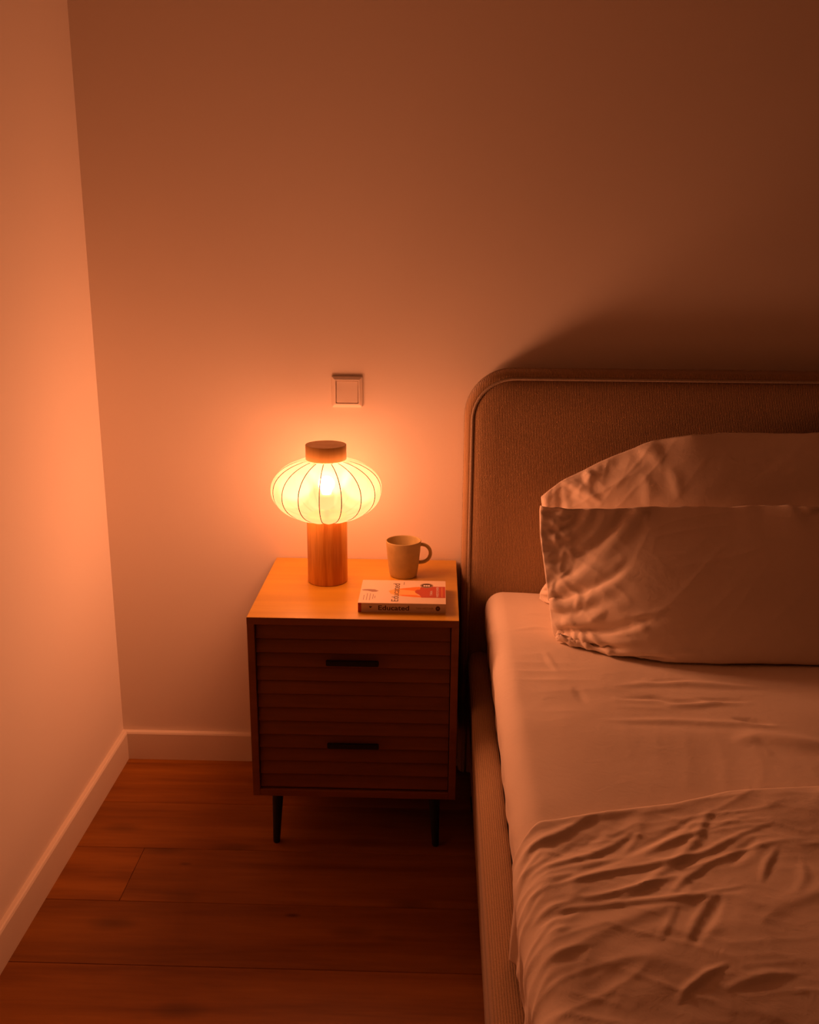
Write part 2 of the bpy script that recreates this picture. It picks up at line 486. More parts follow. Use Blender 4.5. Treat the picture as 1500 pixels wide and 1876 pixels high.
def slat_mesh():
    # louvre: lower edge proud, upper edge set back, so each slat shadows the next
    w = (sx1 - sx0) / 2
    hgt = slat_pitch - 0.0018
    prof = [(0.0, 0.0), (-0.0105, 0.0008), (-0.0115, 0.003), (-0.0045, hgt - 0.001), (-0.003, hgt), (0.0, hgt)]
    bm = bmesh.new()
    A = [bm.verts.new((-w, y, z)) for y, z in prof]; Bv = [bm.verts.new((w, y, z)) for y, z in prof]
    n = len(prof)
    for i in range(n): bm.faces.new((A[i], A[(i + 1) % n], Bv[(i + 1) % n], Bv[i]))
    bm.faces.new(A); bm.faces.new(Bv)
    return from_bm('slat', bm)
slat_me = slat_mesh()
def handle_mesh():
    bm = bmesh.new()
    r = bmesh.ops.create_cube(bm, size=1.0)
    for v in bm.verts: v.co = Vector((v.co.x * 0.125, v.co.y * 0.008 - 0.0165, v.co.z * 0.0145))
    for sx in (-0.045, 0.045):
        q = bmesh.ops.create_cube(bm, size=1.0)
        for v in q['verts']: v.co = Vector((v.co.x * 0.008 + sx, v.co.y * 0.016 - 0.006, v.co.z * 0.006 - 0.003))
    bmesh.ops.bevel(bm, geom=bm.edges[:], offset=0.0018, segments=2, affect='EDGES')
    return from_bm('handle', bm)
handle_me = handle_mesh()
for d in range(2):
    z0 = zt - (d + 1) * dh
    dr = nbox('drawer', sx0, sx1, NY0 + 0.0165, NY0 + 0.034, z0 + 0.0012, z0 + dh - 0.0012, MAT['slat'], 0.0006)
    dr['label'] = 'upper slatted drawer' if d == 0 else 'lower slatted drawer'
    for s in range(6):
        so = obj('slat', slat_me, MAT['slat'], dr)
        so.location = ((sx0 + sx1) / 2 - ox, NY0 + 0.0165 - oy, z0 + 0.0012 + s * slat_pitch)
    ho = obj('handle', handle_me, MAT['black'], dr)
    ho.location = (0.7195 - ox, NY0 + 0.0095 - oy, z0 + dh / 2 + (0.0195 if d == 0 else 0.017))
def leg_mesh(sx, sy):
    bm = bmesh.new()
    seg = 20
    rings = []
    for z, r, f in ((NZ0, 0.0145, 0), (NZ0 - 0.02, 0.0143, 0.12), (0.03, 0.0098, 0.83), (0.004, 0.0088, 0.98), (0.0, 0.0078, 1.0)):
        cx, cy = sx * 0.006 * f, sy * 0.012 * f
        rings.append([bm.verts.new((cx + r * math.cos(2 * math.pi * k / seg), cy + r * math.sin(2 * math.pi * k / seg), z)) for k in range(seg)])
    for A, Bv in zip(rings[:-1], rings[1:]):
        for k in range(seg): bm.faces.new((A[k], A[(k + 1) % seg], Bv[(k + 1) % seg], Bv[k]))
    bm.faces.new(rings[0]); bm.faces.new(rings[-1][::-1])
    return from_bm('leg', bm)
for sx in (-1, 1):
    for sy in (-1, 1):
        lo = obj('leg', leg_mesh(sx, sy), MAT['blackwood'], ns, True)
        lo.location = (sx * 0.197, sy * 0.170, 0)

# ------------------------------------------------------------------ table lamp
LX, LY, LZ = 0.6335, -0.187, NZ1
lamp = empty('table_lamp', (LX, LY, LZ))
tag(lamp, 'lit table lamp with ribbed lantern shade and turned wooden base', 'lamp')
lamp_z = lambda z: z - LZ
RB = 0.0515
SC, SA, SB = 0.8755 - LZ, 0.1410, 0.0790     # shade centre height and half axes
obj('base_column', lathe_mesh('base_column', [(0, 0.0), (RB - 0.002, 0.0), (RB, 0.002), (RB, 0.176), (RB - 0.002, 0.178), (0.03, 0.178), (0.0, 0.178)], 72), MAT['lampwood'], lamp, False)
cap0, cap1 = 0.9535 - LZ, 0.9915 - LZ
MAT['capwood'] = wood('glow_lit_cap', (0.80, 0.46, 0.13), (0.92, 0.62, 0.22), (26, 26, 1.6), 0.42, 0.35, fine=0.2)  # paler cap wood, lightened for the lampshade's glow falling on it
obj('top_cap', lathe_mesh('top_cap', [(0, cap0), (RB - 0.001, cap0), (RB, cap0 + 0.001), (RB, cap1 - 0.0008), (RB - 0.0008, cap1), (0, cap1)], 72), MAT['capwood'], lamp, False)
for nm in ('base_column', 'top_cap'):
    me = bpy.data.meshes[nm]
    for p in me.polygons: p.use_smooth = abs(p.normal.z) < 0.5
NR = 16
ROT = math.radians(-91.0)
def shade_r(z, ang):
    """radius of the shade at local height z; bulges between the ribs"""
    s = max(-1, min(1, (z - SC) / SB))
    base = SA * (1 - abs(s) ** 2.15) ** (1 / 2.15) if abs(s) < 1 else 0.0
    f = abs(math.sin((ang - ROT) * NR / 2))
    return base * (0.975 + 0.025 * f)
s_end = (1 - (0.050 / SA) ** 2.15) ** (1 / 2.15)
rows, cols = 30, NR * 10
V = np.zeros((rows, cols, 3))
for i in range(rows):
    ph = -1 + 2 * i / (rows - 1)
    s = math.sin(ph * math.asin(s_end))
    z = SC + SB * s
    for j in range(cols):
        a = 2 * math.pi * j / cols + ROT
        r = shade_r(z, a)
        f = abs(math.sin((a - ROT) * NR / 2))
        zz = z + (0.004 * f * (abs(s) ** 4) * (1 if s > 0 else -1))
        V[i, j] = (r * math.cos(a), r * math.sin(a), zz)
shade = obj('lamp_shade', grid_mesh('lamp_shade', V, True), MAT['shade'], lamp, True)
shade['label'] = 'glowing cream cloth lantern shade'
for k in range(NR):
    a = 2 * math.pi * k / NR + ROT
    pts = []
    for i in range(25):
        ph = -1 + 2 * i / 24
        z = SC + SB * math.sin(ph * math.asin(s_end))
        r = shade_r(z, a) + 0.0004
        pts.append((r * math.cos(a), r * math.sin(a), z))
    o = obj('rib', tube_mesh('rib', pts, 0.0011, 6), MAT['wire'], shade, True)
bz = 0.889 - LZ
obj('bulb', lathe_mesh('bulb', [(0, bz + 0.021)] + [(0.021 * math.sin(math.radians(a)), bz + 0.021 * math.cos(math.radians(a))) for a in range(15, 150, 15)] + [(0.011, bz - 0.026), (0, bz - 0.026)], 24), MAT['bulb'], lamp, True)
obj('socket', lathe_mesh('socket', [(0, bz - 0.062), (0.019, bz - 0.062), (0.019, bz - 0.03), (0.015, bz - 0.0265), (0, bz - 0.0265)], 24), MAT['socket'], lamp)
obj('socket_stem', lathe_mesh('socket_stem', [(0, 0.178), (0.006, 0.178), (0.006, bz - 0.0622), (0, bz - 0.0622)], 12), MAT['socket'], lamp)

# the lamp's own light: a ring of soft sources inside the shade
for k in range(6):
    ld = bpy.data.lights.new('lamp_glow', 'POINT')
    ld.energy = 1.0
    ld.shadow_soft_size = 0.045
    ld.use_nodes = True
    n_, l_ = ld.node_tree.nodes, ld.node_tree.links
    e_ = n_['Emission']
    e_.inputs[0].default_value = (*LAMP_COL, 1)
    fo = n_.new('ShaderNodeLightFalloff')
    fo.inputs['Strength'].default_value = GLOW_POWER / SHADE_CLEAR / 6 * 10
    fo.inputs['Smooth'].default_value = GLOW_SMOOTH
    l_.new(fo.outputs['Quadratic'], e_.inputs[1])
    lo = link(bpy.data.objects.new('lamp_glow', ld))
    a = 2 * math.pi * (k + .5) / 6
    lo.parent = lamp
    lo.location = (0.088 * math.cos(a), 0.088 * math.sin(a), SC + 0.006)

# ------------------------------------------------------------------ mug
MX, MY = 0.8285, -0.138
mug = empty('mug', (MX, MY, NZ1))
tag(mug, 'beige stoneware mug standing behind the book on the nightstand', 'mug')
outer = [(0, 0.0), (0.0335, 0.0), (0.0352, 0.0015), (0.0368, 0.008), (0.0400, 0.030), (0.0430, 0.058), (0.0450, 0.082), (0.0462, 0.0955), (0.0458, 0.0970), (0.0447, 0.0974)]
inner = [(0.0437, 0.0966), (0.0434, 0.0950), (0.0420, 0.080), (0.0400, 0.056), (0.0370, 0.030), (0.0340, 0.012), (0.028, 0.007), (0, 0.006)]
obj('cup', lathe_mesh('cup', outer + inner, 64), MAT['mug'], mug, True)
hp = []
for k in range(21):
    a = math.radians(112 - k * 224 / 20)
    hp.append((0.0435 + 0.0035 + 0.0245 * math.cos(a) * 1.0, 0, 0.0600 + 0.0245 * math.sin(a)))
hp = [(0.042, 0, 0.0835)] + hp[1:-1] + [(0.0405, 0, 0.0335)]
hm = tube_mesh('handle', hp, [0.0058] + [0.0046] * (len(hp) - 2) + [0.0056], 12)
for v in hm.vertices: v.co.y *= 1.35
ho = obj('handle', hm, MAT['mug'], mug, True)
ho.rotation_euler.z = math.radians(8)

# ------------------------------------------------------------------ book
BX0, BX1, BY0, BY1 = 0.7295, 0.9390, -0.4090, -0.2460
BTK = 0.0235
book = empty('book', ((BX0 + BX1) / 2, (BY0 + BY1) / 2, NZ1))
tag(book, 'cream paperback book lying on the front corner of the nightstand', 'book')
bl, bw = BX1 - BX0, BY1 - BY0
def cover_sheet(name, z, lift):
    n, mth = 17, 9
    top = np.zeros((mth, n, 3)); bot = np.zeros((mth, n, 3))
    for j in range(mth):
        for i in range(n):
            x = -bl / 2 + bl * i / (n - 1); yy = -bw / 2 + bw * j / (mth - 1)
            u = i / (n - 1); v = j / (mth - 1)
            zz = z + lift * (v ** 1.5) * (0.35 + 0.65 * (2 * u - 1) ** 2)
            top[j, i] = (x, yy, zz + 0.0005); bot[j, i] = (x, yy, zz)
    bm = bmesh.new()
    tv = [[bm.verts.new(top[j, i]) for i in range(n)] for j in range(mth)]
    bv = [[bm.verts.new(bot[j, i]) for i in range(n)] for j in range(mth)]
    for j in range(mth - 1):
        for i in range(n - 1):
            bm.faces.new((tv[j][i], tv[j][i + 1], tv[j + 1][i + 1], tv[j + 1][i]))
            bm.faces.new((bv[j][i], bv[j + 1][i], bv[j + 1][i + 1], bv[j][i + 1]))
    for i in range(n - 1):
        bm.faces.new((tv[0][i], bv[0][i], bv[0][i + 1], tv[0][i + 1]))
        bm.faces.new((tv[-1][i + 1], bv[-1][i + 1], bv[-1][i], tv[-1][i]))
    for j in range(mth - 1):
        bm.faces.new((tv[j + 1][0], bv[j + 1][0], bv[j][0], tv[j][0]))
        bm.faces.new((tv[j][-1], bv[j][-1], bv[j + 1][-1], tv[j + 1][-1]))
    return from_bm(name, bm)
ZC = BTK - 0.0005
fc = obj('front_cover', cover_sheet('front_cover', ZC, 0.0), MAT['cover'], book)
fc['label'] = 'cream front cover with red and orange print'
obj('back_cover', cover_sheet('back_cover', 0.0, 0.0), MAT['cover'], book)
obj('pages', box_mesh('pages', -bl / 2 + 0.0008, bl / 2 - 0.0008, -bw / 2 + 0.0015, bw / 2 - 0.001, 0.0006, ZC - 0.0001), MAT['paper'], book)
sp = obj('spine', box_mesh('spine', -bl / 2, bl / 2, -bw / 2 - 0.0006, -bw / 2 + 0.0002, 0.0, BTK), MAT['cover'], book)
# front cover print: the cover's "up" points to -x, its reading direction to +y
zp = ZC + 0.00052
def cov(name, pts, mat, lay=0):
    """pts in fractions (along x from the left, along y from the front)"""
    me = poly_mesh(name, [((a - .5) * bl, (c - .5) * bw) for a, c in pts], 0.00005, (0, 0, zp + lay * 0.00006), (1, 0, 0), (0, 1, 0), (0, 0, 1))
    return obj(name, me, MAT[mat], fc)
cov('printed_leaf', [(0.01, 0.555), (0.04, 0.575), (0.10, 0.585), (0.165, 0.575), (0.215, 0.515), (0.185, 0.475), (0.14, 0.47), (0.08, 0.515), (0.03, 0.525)], 'ink2')
cov('printed_rays', [(0.33, 0.52), (0.40, 0.60), (0.66, 0.72), (0.68, 0.26), (0.46, 0.31), (0.36, 0.40)], 'amber')
cov('printed_ray', [(0.44, 0.60), (0.50, 0.64), (0.69, 0.72), (0.72, 0.60), (0.64, 0.54)], 'orange', 1)
cov('printed_ray', [(0.46, 0.36), (0.62, 0.36), (0.70, 0.34), (0.78, 0.25), (0.64, 0.265), (0.50, 0.305)], 'orange', 1)
cov('printed_peak', [(0.995, 0.735), (0.995, 0.25), (0.72, 0.25), (0.70, 0.35), (0.645, 0.46), (0.64, 0.53), (0.66, 0.58), (0.70, 0.60), (0.70, 0.69), (0.73, 0.735)], 'red', 2)
def disc(name, cx, cy, rx, ry, mat, lay):
    cov(name, [(cx + rx * math.cos(2 * math.pi * k / 28), cy + ry * math.sin(2 * math.pi * k / 28)) for k in range(28)], mat, lay)
disc('badge', 0.775, 0.775, 0.077, 0.105, 'ink', 3)
disc('badge_ring', 0.775, 0.775, 0.071, 0.096, 'cover', 4)
disc('badge_ring', 0.775, 0.775, 0.066, 0.088, 'ink', 5)
for cxx in (0.748, 0.775, 0.802):
    disc('badge_mark', cxx, 0.765, 0.013, 0.030, 'white', 6)
def covtext(name, s, xa, ya, size, width, mat, lay=0, bold=0.0):
    # reading direction +y, letter tops to -x
    mt = Matrix(((0, -1, 0, (xa - .5) * bl), (1, 0, 0, (ya - .5) * bw), (0, 0, 1, zp + lay * 0.00006 + 0.0001), (0, 0, 0, 1)))
    me = text_mesh(name, s, size, mt, width, bold, 0.00004)
    return obj(name, me, MAT[mat], fc)
covtext('title_lettering', 'Educated', 0.455, 0.075, 0.0245, 0.126, 'ink', 3)
cov('printed_line', [(0.500, 0.80), (0.508, 0.80), (0.508, 0.92), (0.500, 0.92)], 'ink2', 3)
covtext('author_lettering', 'TARA', 0.845, 0.34, 0.0085, 0.034, 'white', 5)
covtext('author_lettering', 'WESTOVER', 0.918, 0.27, 0.0085, 0.072, 'white', 5)
cov('printed_rule', [(0.955, 0.28), (0.960, 0.28), (0.960, 0.70), (0.955, 0.70)], 'amber', 5)
for k, (xx, ya, yb) in enumerate(((0.05, 0.12, 0.33), (0.085, 0.11, 0.40), (0.12, 0.11, 0.40), (0.155, 0.16, 0.37), (0.178, 0.20, 0.30))):
    cov('printed_line', [(xx, ya), (xx + 0.007, ya), (xx + 0.007, yb), (xx, yb)], 'ink2', 1)
# spine print
ysp = -bw / 2 - 0.0006
def spine_plate(name, pts, mat):
    me = poly_mesh(name, [((a - .5) * bl, c * BTK) for a, c in pts], 0.00008, (0, ysp, 0), (1, 0, 0), (0, 0, 1), (0, -1, 0))
    return obj(name, me, MAT[mat], sp)
spine_plate('spine_band', [(0.0, 0.0), (0.038, 0.0), (0.038, 1.0), (0.0, 1.0)], 'red')
spine_plate('spine_mark', [(0.125, 0.66), (0.165, 0.64), (0.15, 0.5), (0.14, 0.42)], 'ink')
me = text_mesh('spine_lettering', 'Educated', 0.0165, Matrix(((1, 0, 0, (0.232 - .5) * bl), (0, 0, -1, ysp - 0.00012), (0, 1, 0, 0.0062), (0, 0, 0, 1))), 0.0735, 0.0003, 0.00004)
obj('spine_lettering', me, MAT['ink'], sp)
me = text_mesh('spine_lettering', 'TARA WESTOVER', 0.0062, Matrix(((1, 0, 0, (0.66 - .5) * bl), (0, 0, -1, ysp - 0.00012), (0, 1, 0, 0.0095), (0, 0, 0, 1))), 0.042, 0.0, 0.00004)
obj('spine_lettering', me, MAT['ink2'], sp)
spine_plate('spine_emblem', [(0.91 + 0.026 * math.cos(2 * math.pi * k / 20), 0.5 + 0.26 * math.sin(2 * math.pi * k / 20)) for k in range(20)], 'ink')
spine_plate('spine_emblem', [(0.91 + 0.009 * math.cos(2 * math.pi * k / 12), 0.5 + 0.09 * math.sin(2 * math.pi * k / 12)) for k in range(12)], 'ink2').location.y = -0.0001

# ------------------------------------------------------------------ bed frame
HX0, HX1, HY0, HY1, HZ1 = 0.985, 2.825, -0.100, -0.012, 1.1665
bed = empty('bed_frame', ((HX0 + HX1) / 2, -1.1, 0))
tag(bed, 'upholstered bed frame in ribbed taupe cloth with a round-cornered headboard', 'bed')
bx, by = bed.location.x, bed.location.y
HR = 0.125
def headboard_outline(inset):
    """from the bottom left up, over, and down to the bottom right"""
    pts = []
    r = HR - inset
    x0, x1, z1 = HX0 + inset, HX1 - inset, HZ1 - inset
    pts.append((x0, 0.03)); pts.append((x0, 0.5)); pts.append((x0, 0.85))
    for k in range(13):
        a = math.radians(180 - 90 * k / 12)
        pts.append((HX0 + HR + r * math.cos(a), HZ1 - HR + r * math.sin(a)))
    for k in range(1, 12):
        pts.append((HX0 + HR + (HX1 - HX0 - 2 * HR) * k / 12, z1))
    for k in range(13):
        a = math.radians(90 - 90 * k / 12)
        pts.append((HX1 - HR + r * math.cos(a), HZ1 - HR + r * math.sin(a)))
    pts += [(x1, 0.85), (x1, 0.5), (x1, 0.03)]
    return pts
def headboard_mesh():
    bm = bmesh.new()
    secs = [(0.0, HY1)]
    secs = [(0.006, HY1), (0.0, HY1 - 0.008), (0.0, HY0 + 0.022), (0.0015, HY0 + 0.012), (0.006, HY0 + 0.004), (0.012, HY0 + 0.0005), (0.0165, HY0 + 0.0015), (0.019, HY0 + 0.005), (0.0215, HY0 + 0.003), (0.027, HY0 - 0.002), (0.045, HY0 - 0.006), (0.08, HY0 - 0.008)]
    rings = []
    for ins, yy in secs:
        rings.append([bm.verts.new((x - bx, yy - by, z)) for x, z in headboard_outline(ins)])
    for A, Bv in zip(rings[:-1], rings[1:]):
        for i in range(len(A) - 1):
            bm.faces.new((A[i], A[i + 1], Bv[i + 1], Bv[i]))
    bm.faces.new(rings[0][::-1]); bm.faces.new(rings[-1])
    return from_bm('headboard', bm)
hb = obj('headboard', headboard_mesh(), MAT['rib'], bed, True)
wl = [Vector((x - bx, HY0 + 0.0012 - by, z)) for x, z in headboard_outline(0.0175)]
o = obj('piping', tube_mesh('piping', wl, 0.0042, 8), MAT['welt'], hb, True)
o['label'] = 'corded piping along the headboard edge'
wl2 = [Vector((x - bx, HY1 - 0.014 - by, z)) for x, z in headboard_outline(0.001)]
obj('piping', tube_mesh('piping', wl2, 0.0034, 8), MAT['welt'], hb, True)
# side rails and foot rail: rounded section
RZ0, RZ1 = 0.035, 0.405
FY = -2.20
def rail_section(x_out, x_in, sgn):
    pts = []
    r = 0.026
    w = abs(x_in - x_out)
    # (distance inwards from outer face, height)
    prof = [(0.020, RZ0), (0.014, RZ0 + 0.01), (0.011, 0.12), (0.004, 0.26)]
    for k in range(9):
        a = math.radians(90 * k / 8)
        prof.append((r - r * math.cos(a), RZ1 - r + r * math.sin(a)))
    prof += [(w * 0.6, RZ1 + 0.002)]
    for k in range(5):
        a = math.radians(90 - 90 * k / 4)
        prof.append((w - 0.014 + 0.014 * math.cos(a), RZ1 - 0.014 + 0.014 * math.sin(a)))
    prof += [(w, RZ0)]
    return [(x_out + sgn * d, z) for d, z in prof]
def rail_mesh(x_out, x_in, sgn):
    bm = bmesh.new()
    rings = []
    ys = [HY0 - 0.004, HY0 - 0.016] + list(np.linspace(-0.2, FY + 0.02, 14)) + [FY]
    sec = rail_section(x_out, x_in, sgn)
    cz = RZ1
    for k, yy in enumerate(ys):
        shrink = 0.010 if k == 0 else 0.0
        rings.append([bm.verts.new((x - bx + (shrink * sgn if i < 8 else 0), yy - by, z - (shrink if z > 0.3 else 0))) for i, (x, z) in enumerate(sec)])
    n = len(sec)
    for A, Bv in zip(rings[:-1], rings[1:]):
        for i in range(n):
            bm.faces.new((A[i], A[(i + 1) % n], Bv[(i + 1) % n], Bv[i]))
    bm.faces.new(rings[0]); bm.faces.new(rings[-1][::-1])
    return from_bm('side_rail', bm)
obj('side_rail', rail_mesh(1.006, 1.060, 1), MAT['rib'], bed, True)
obj('side_rail', rail_mesh(HX1 - 0.021, HX1 - 0.075, -1), MAT['rib'], bed, True)
obj('foot_rail', box_mesh('foot_rail', 1.061 - bx, HX1 - 0.076 - bx, FY - by, FY + 0.07 - by, RZ0, RZ1, 0.02, 4), MAT['rib'], bed, True)
obj('slat_base', box_mesh('slat_base', 1.061 - bx, HX1 - 0.076 - bx, FY + 0.071 - by, HY0 - 0.02 - by, 0.22, 0.25, 0.003, 1), MAT['slat'], bed)
for fx in (1.035, HX1 - 0.05):
    for fy in (-0.25, FY + 0.06):
        obj('foot', lathe_mesh('foot', [(0, 0.0), (0.016, 0.0), (0.02, 0.036), (0, 0.036)], 16, (fx - bx, fy - by, 0)), MAT['blackwood'], bed)

# ------------------------------------------------------------------ creases
def crease_field(X, Y, creases, jitter=0.0):
    H = np.zeros_like(X)
    for pts, h, w in creases:
        pts = np.array(pts, float)
        seg = np.linalg.norm(np.diff(pts, axis=0), axis=1)
        cum = np.concatenate([[0], np.cumsum(seg)]); tot = cum[-1]
        best = np.full(X.shape, 1e9); T_ = np.zeros_like(X); S_ = np.zeros_like(X)
        for i in range(len(pts) - 1):
            a = pts[i]; d = pts[i + 1] - a; L2 = d @ d
            t = np.clip(((X - a[0]) * d[0] + (Y - a[1]) * d[1]) / L2, 0, 1)
            dx = X - a[0] - t * d[0]; dy = Y - a[1] - t * d[1]
            dist = np.hypot(dx, dy)
            side = np.sign(d[0] * dy - d[1] * dx)
            m = dist < best
            best = np.where(m, dist, best); T_ = np.where(m, (cum[i] + t * seg[i]) / tot, T_); S_ = np.where(m, side, S_)
        sd = best * S_
        env = np.clip(np.sin(np.pi * np.clip(T_, 0.0, 1.0)), 0, 1) ** 0.9
        env = np.where((T_ <= 0.0) | (T_ >= 1.0), 0.0, env)
        ww = w * (0.45 + 0.55 * env)
        H += h * env * (np.exp(-(sd / ww) ** 2) - 0.30 * np.exp(-((sd + 1.7 * ww) / (1.3 * ww)) ** 2))
    return H

def fbm(X, Y, seed, freqs, amps):
    rng = np.random.RandomState(seed)
    H = np.zeros_like(X)
    for f, a in zip(freqs, amps):
        for _ in range(5):
            th = rng.uniform(0, 2 * np.pi); ph = rng.uniform(0, 2 * np.pi); ff = f * rng.uniform(0.7, 1.3)
            H += a / 2.2 * np.sin(2 * np.pi * ff * (X * np.cos(th) + Y * np.sin(th)) + ph + 0.8 * np.sin(2 * np.pi * ff * 0.6 * (X * np.sin(th) - Y * np.cos(th)) + ph * 2))
    return H

def vnoise(X, Y, seed):
    rng = np.random.RandomState(seed)
    tab = rng.rand(64, 64)
    xi = np.floor(X).astype(int); yi = np.floor(Y).astype(int)
    fx = X - xi; fy = Y - yi
    fx = fx * fx * (3 - 2 * fx); fy = fy * fy * (3 - 2 * fy)
    g = lambda a, b: tab[a % 64, b % 64]
    return (g(xi, yi) * (1 - fx) + g(xi + 1, yi) * fx) * (1 - fy) + (g(xi, yi + 1) * (1 - fx) + g(xi + 1, yi + 1) * fx) * fy

def ridges(X, Y, ang, along, across, seed, power=3.0, warp=0.03):
    """fine creases that run along the direction ang (degrees)"""
    a = math.radians(ang)
    wx = warp * (vnoise(X * 6, Y * 6, seed + 50) - .5); wy = warp * (vnoise(X * 6 + 9, Y * 6, seed + 51) - .5)
    U = (X + wx) * math.cos(a) + (Y + wy) * math.sin(a); W = -(X + wx) * math.sin(a) + (Y + wy) * math.cos(a)
    n = vnoise(U * along + 20, W * across + 20, seed)
    mask = np.clip(vnoise(X * 5 + 3, Y * 5 + 7, seed + 9) * 2 - 0.7, 0, 1)
    return (1 - np.abs(2 * n - 1)) ** power * mask

# ------------------------------------------------------------------ mattress in its fitted sheet
SHEET = [
    ([(1.283, -0.698), (1.369, -0.676), (1.421, -0.671), (1.622, -0.688)], 0.004, 0.012),
    ([(1.359, -0.674), (1.402, -0.666), (1.466, -0.657)], -0.004, 0.008),
    ([(1.293, -0.754), (1.370, -0.743), (1.402, -0.755), (1.490, -0.762)], -0.005, 0.009),
    ([(1.373, -0.779), (1.448, -0.770), (1.553, -0.749)], 0.004, 0.01),
    ([(1.445, -0.742), (1.502, -0.753), (1.563, -0.748)], -0.005, 0.008),
    ([(1.501, -0.828), (1.535, -0.840), (1.578, -0.855)], -0.005, 0.009),
    ([(1.237, -0.858), (1.383, -0.841), (1.523, -0.851), (1.610, -0.872)], 0.003, 0.012),
    ([(1.478, -0.925), (1.531, -0.902), (1.593, -0.921), (1.70, -0.95)], 0.007, 0.025),
    ([(1.164, -0.504), (1.172, -0.585), (1.186, -0.648)], 0.002, 0.006),
    ([(1.104, -0.397), (1.159, -0.379), (1.204, -0.392)], 0.002, 0.008),
    ([(1.211, -0.695), (1.215, -0.741), (1.217, -0.785)], -0.002, 0.010),
    ([(1.130, -0.292), (1.174, -0.281), (1.214, -0.304)], 0.0015, 0.008),
]
MTZ = 0.585
def mattress_mesh():
    mx0, mx1, my0, my1 = 1.046, 2.764, -2.10, HY0 - 0.012
    zb = 0.262
    rc = 0.048
    # section across x: list of (x, z, nx, nz)
    sec = [(mx0 + 0.05, zb, 0, 0), (mx0 + 0.019, zb + 0.004, 0, 0), (mx0 + 0.019, 0.40, 0, 0), (mx0 + 0.0185, 0.407, 0, 0)]
    for z in np.linspace(0.411, MTZ - rc - 0.004, 24):
        q = (z - 0.411) / (MTZ - 0.411 - rc)
        sec.append((mx0 + 0.015 * (1 - q) ** 1.3, z, -1, 0))
    for k in range(13):
        a = math.radians(180 - 90 * k / 12)
        sec.append((mx0 + rc + rc * math.cos(a), MTZ - rc + rc * math.sin(a), math.cos(a), math.sin(a)))
    for x in list(np.arange(mx0 + rc + 0.006, 1.95, 0.006)) + list(np.linspace(1.97, mx1 - rc - 0.02, 14)):
        sec.append((x, MTZ, 0, 1))
    for k in range(7):
        a = math.radians(90 - 90 * k / 6)
        sec.append((mx1 - rc + rc * math.cos(a), MTZ - rc + rc * math.sin(a), math.cos(a), math.sin(a)))
    sec += [(mx1, 0.42, 1, 0), (mx1 - 0.019, 0.405, 1, 0), (mx1 - 0.019, zb, 1, 0)]
    sec = np.array(sec)
    ys = np.array([my1, my1 - 0.002, my1 - 0.008, my1 - 0.018, my1 - 0.03] + list(np.arange(my1 - 0.042, -1.40, -0.006)) + list(np.linspace(-1.45, my0 + 0.05, 12)) + [my0 + 0.02, my0 + 0.005, my0])
    X = np.repeat(sec[None, :, 0], len(ys), 0); Z = np.repeat(sec[None, :, 1], len(ys), 0)
    NXn = np.repeat(sec[None, :, 2], len(ys), 0); NZn = np.repeat(sec[None, :, 3], len(ys), 0)
    Y = np.repeat(ys[:, None], len(sec), 1)
    # round the head and foot ends
    for yend, s in ((my1, -1), (my0, 1)):
        d = np.abs(Y - yend)
        k = np.clip(1 - d / 0.03, 0, 1)
        drop = 0.03 * (1 - np.sqrt(np.clip(1 - k * k, 0, 1)))
        Z = Z - drop * NZn.clip(0, 1)
        X = X - drop * NXn * 0.6
    top = NZn.clip(0, 1)
    H = crease_field(X, Y, SHEET) + fbm(X, Y, 3, (2.0, 5.0), (0.0022, 0.0008))
    # soft pull lines running out from under the pillow
    H += 0.0022 * ridges(X, Y, 4, 3, 22, 61, 2.0) * np.exp(-((Y + 0.68) / 0.25) ** 2) + 0.0008 * ridges(X, Y, 80, 4, 18, 63, 2.0)
    Z = Z + H * top
    # side: slack folds that slant down towards the foot
    side = (-NXn).clip(0, 1)
    q = np.clip((MTZ - Z) / 0.17, 0, 1)
    S = 0.0028 * np.sin(2 * np.pi * (Y * 3.1 + q * 0.9) + 0.7) * q + 0.0014 * np.sin(2 * np.pi * (Y * 8.3 - q * 1.4) + 1.9) * q ** 0.7
    S += 0.004 * np.sin(2 * np.pi * Y * 14 + 3 * q) * np.exp(-((Y + 0.3) / 0.09) ** 2) * q
    X = X - S * side
    return grid_mesh('mattress', np.stack([X, Y, Z], -1))
mt = tag(obj('mattress', mattress_mesh(), MAT['linen'], None, True), 'mattress in a smooth white fitted sheet inside the bed frame', 'mattress')

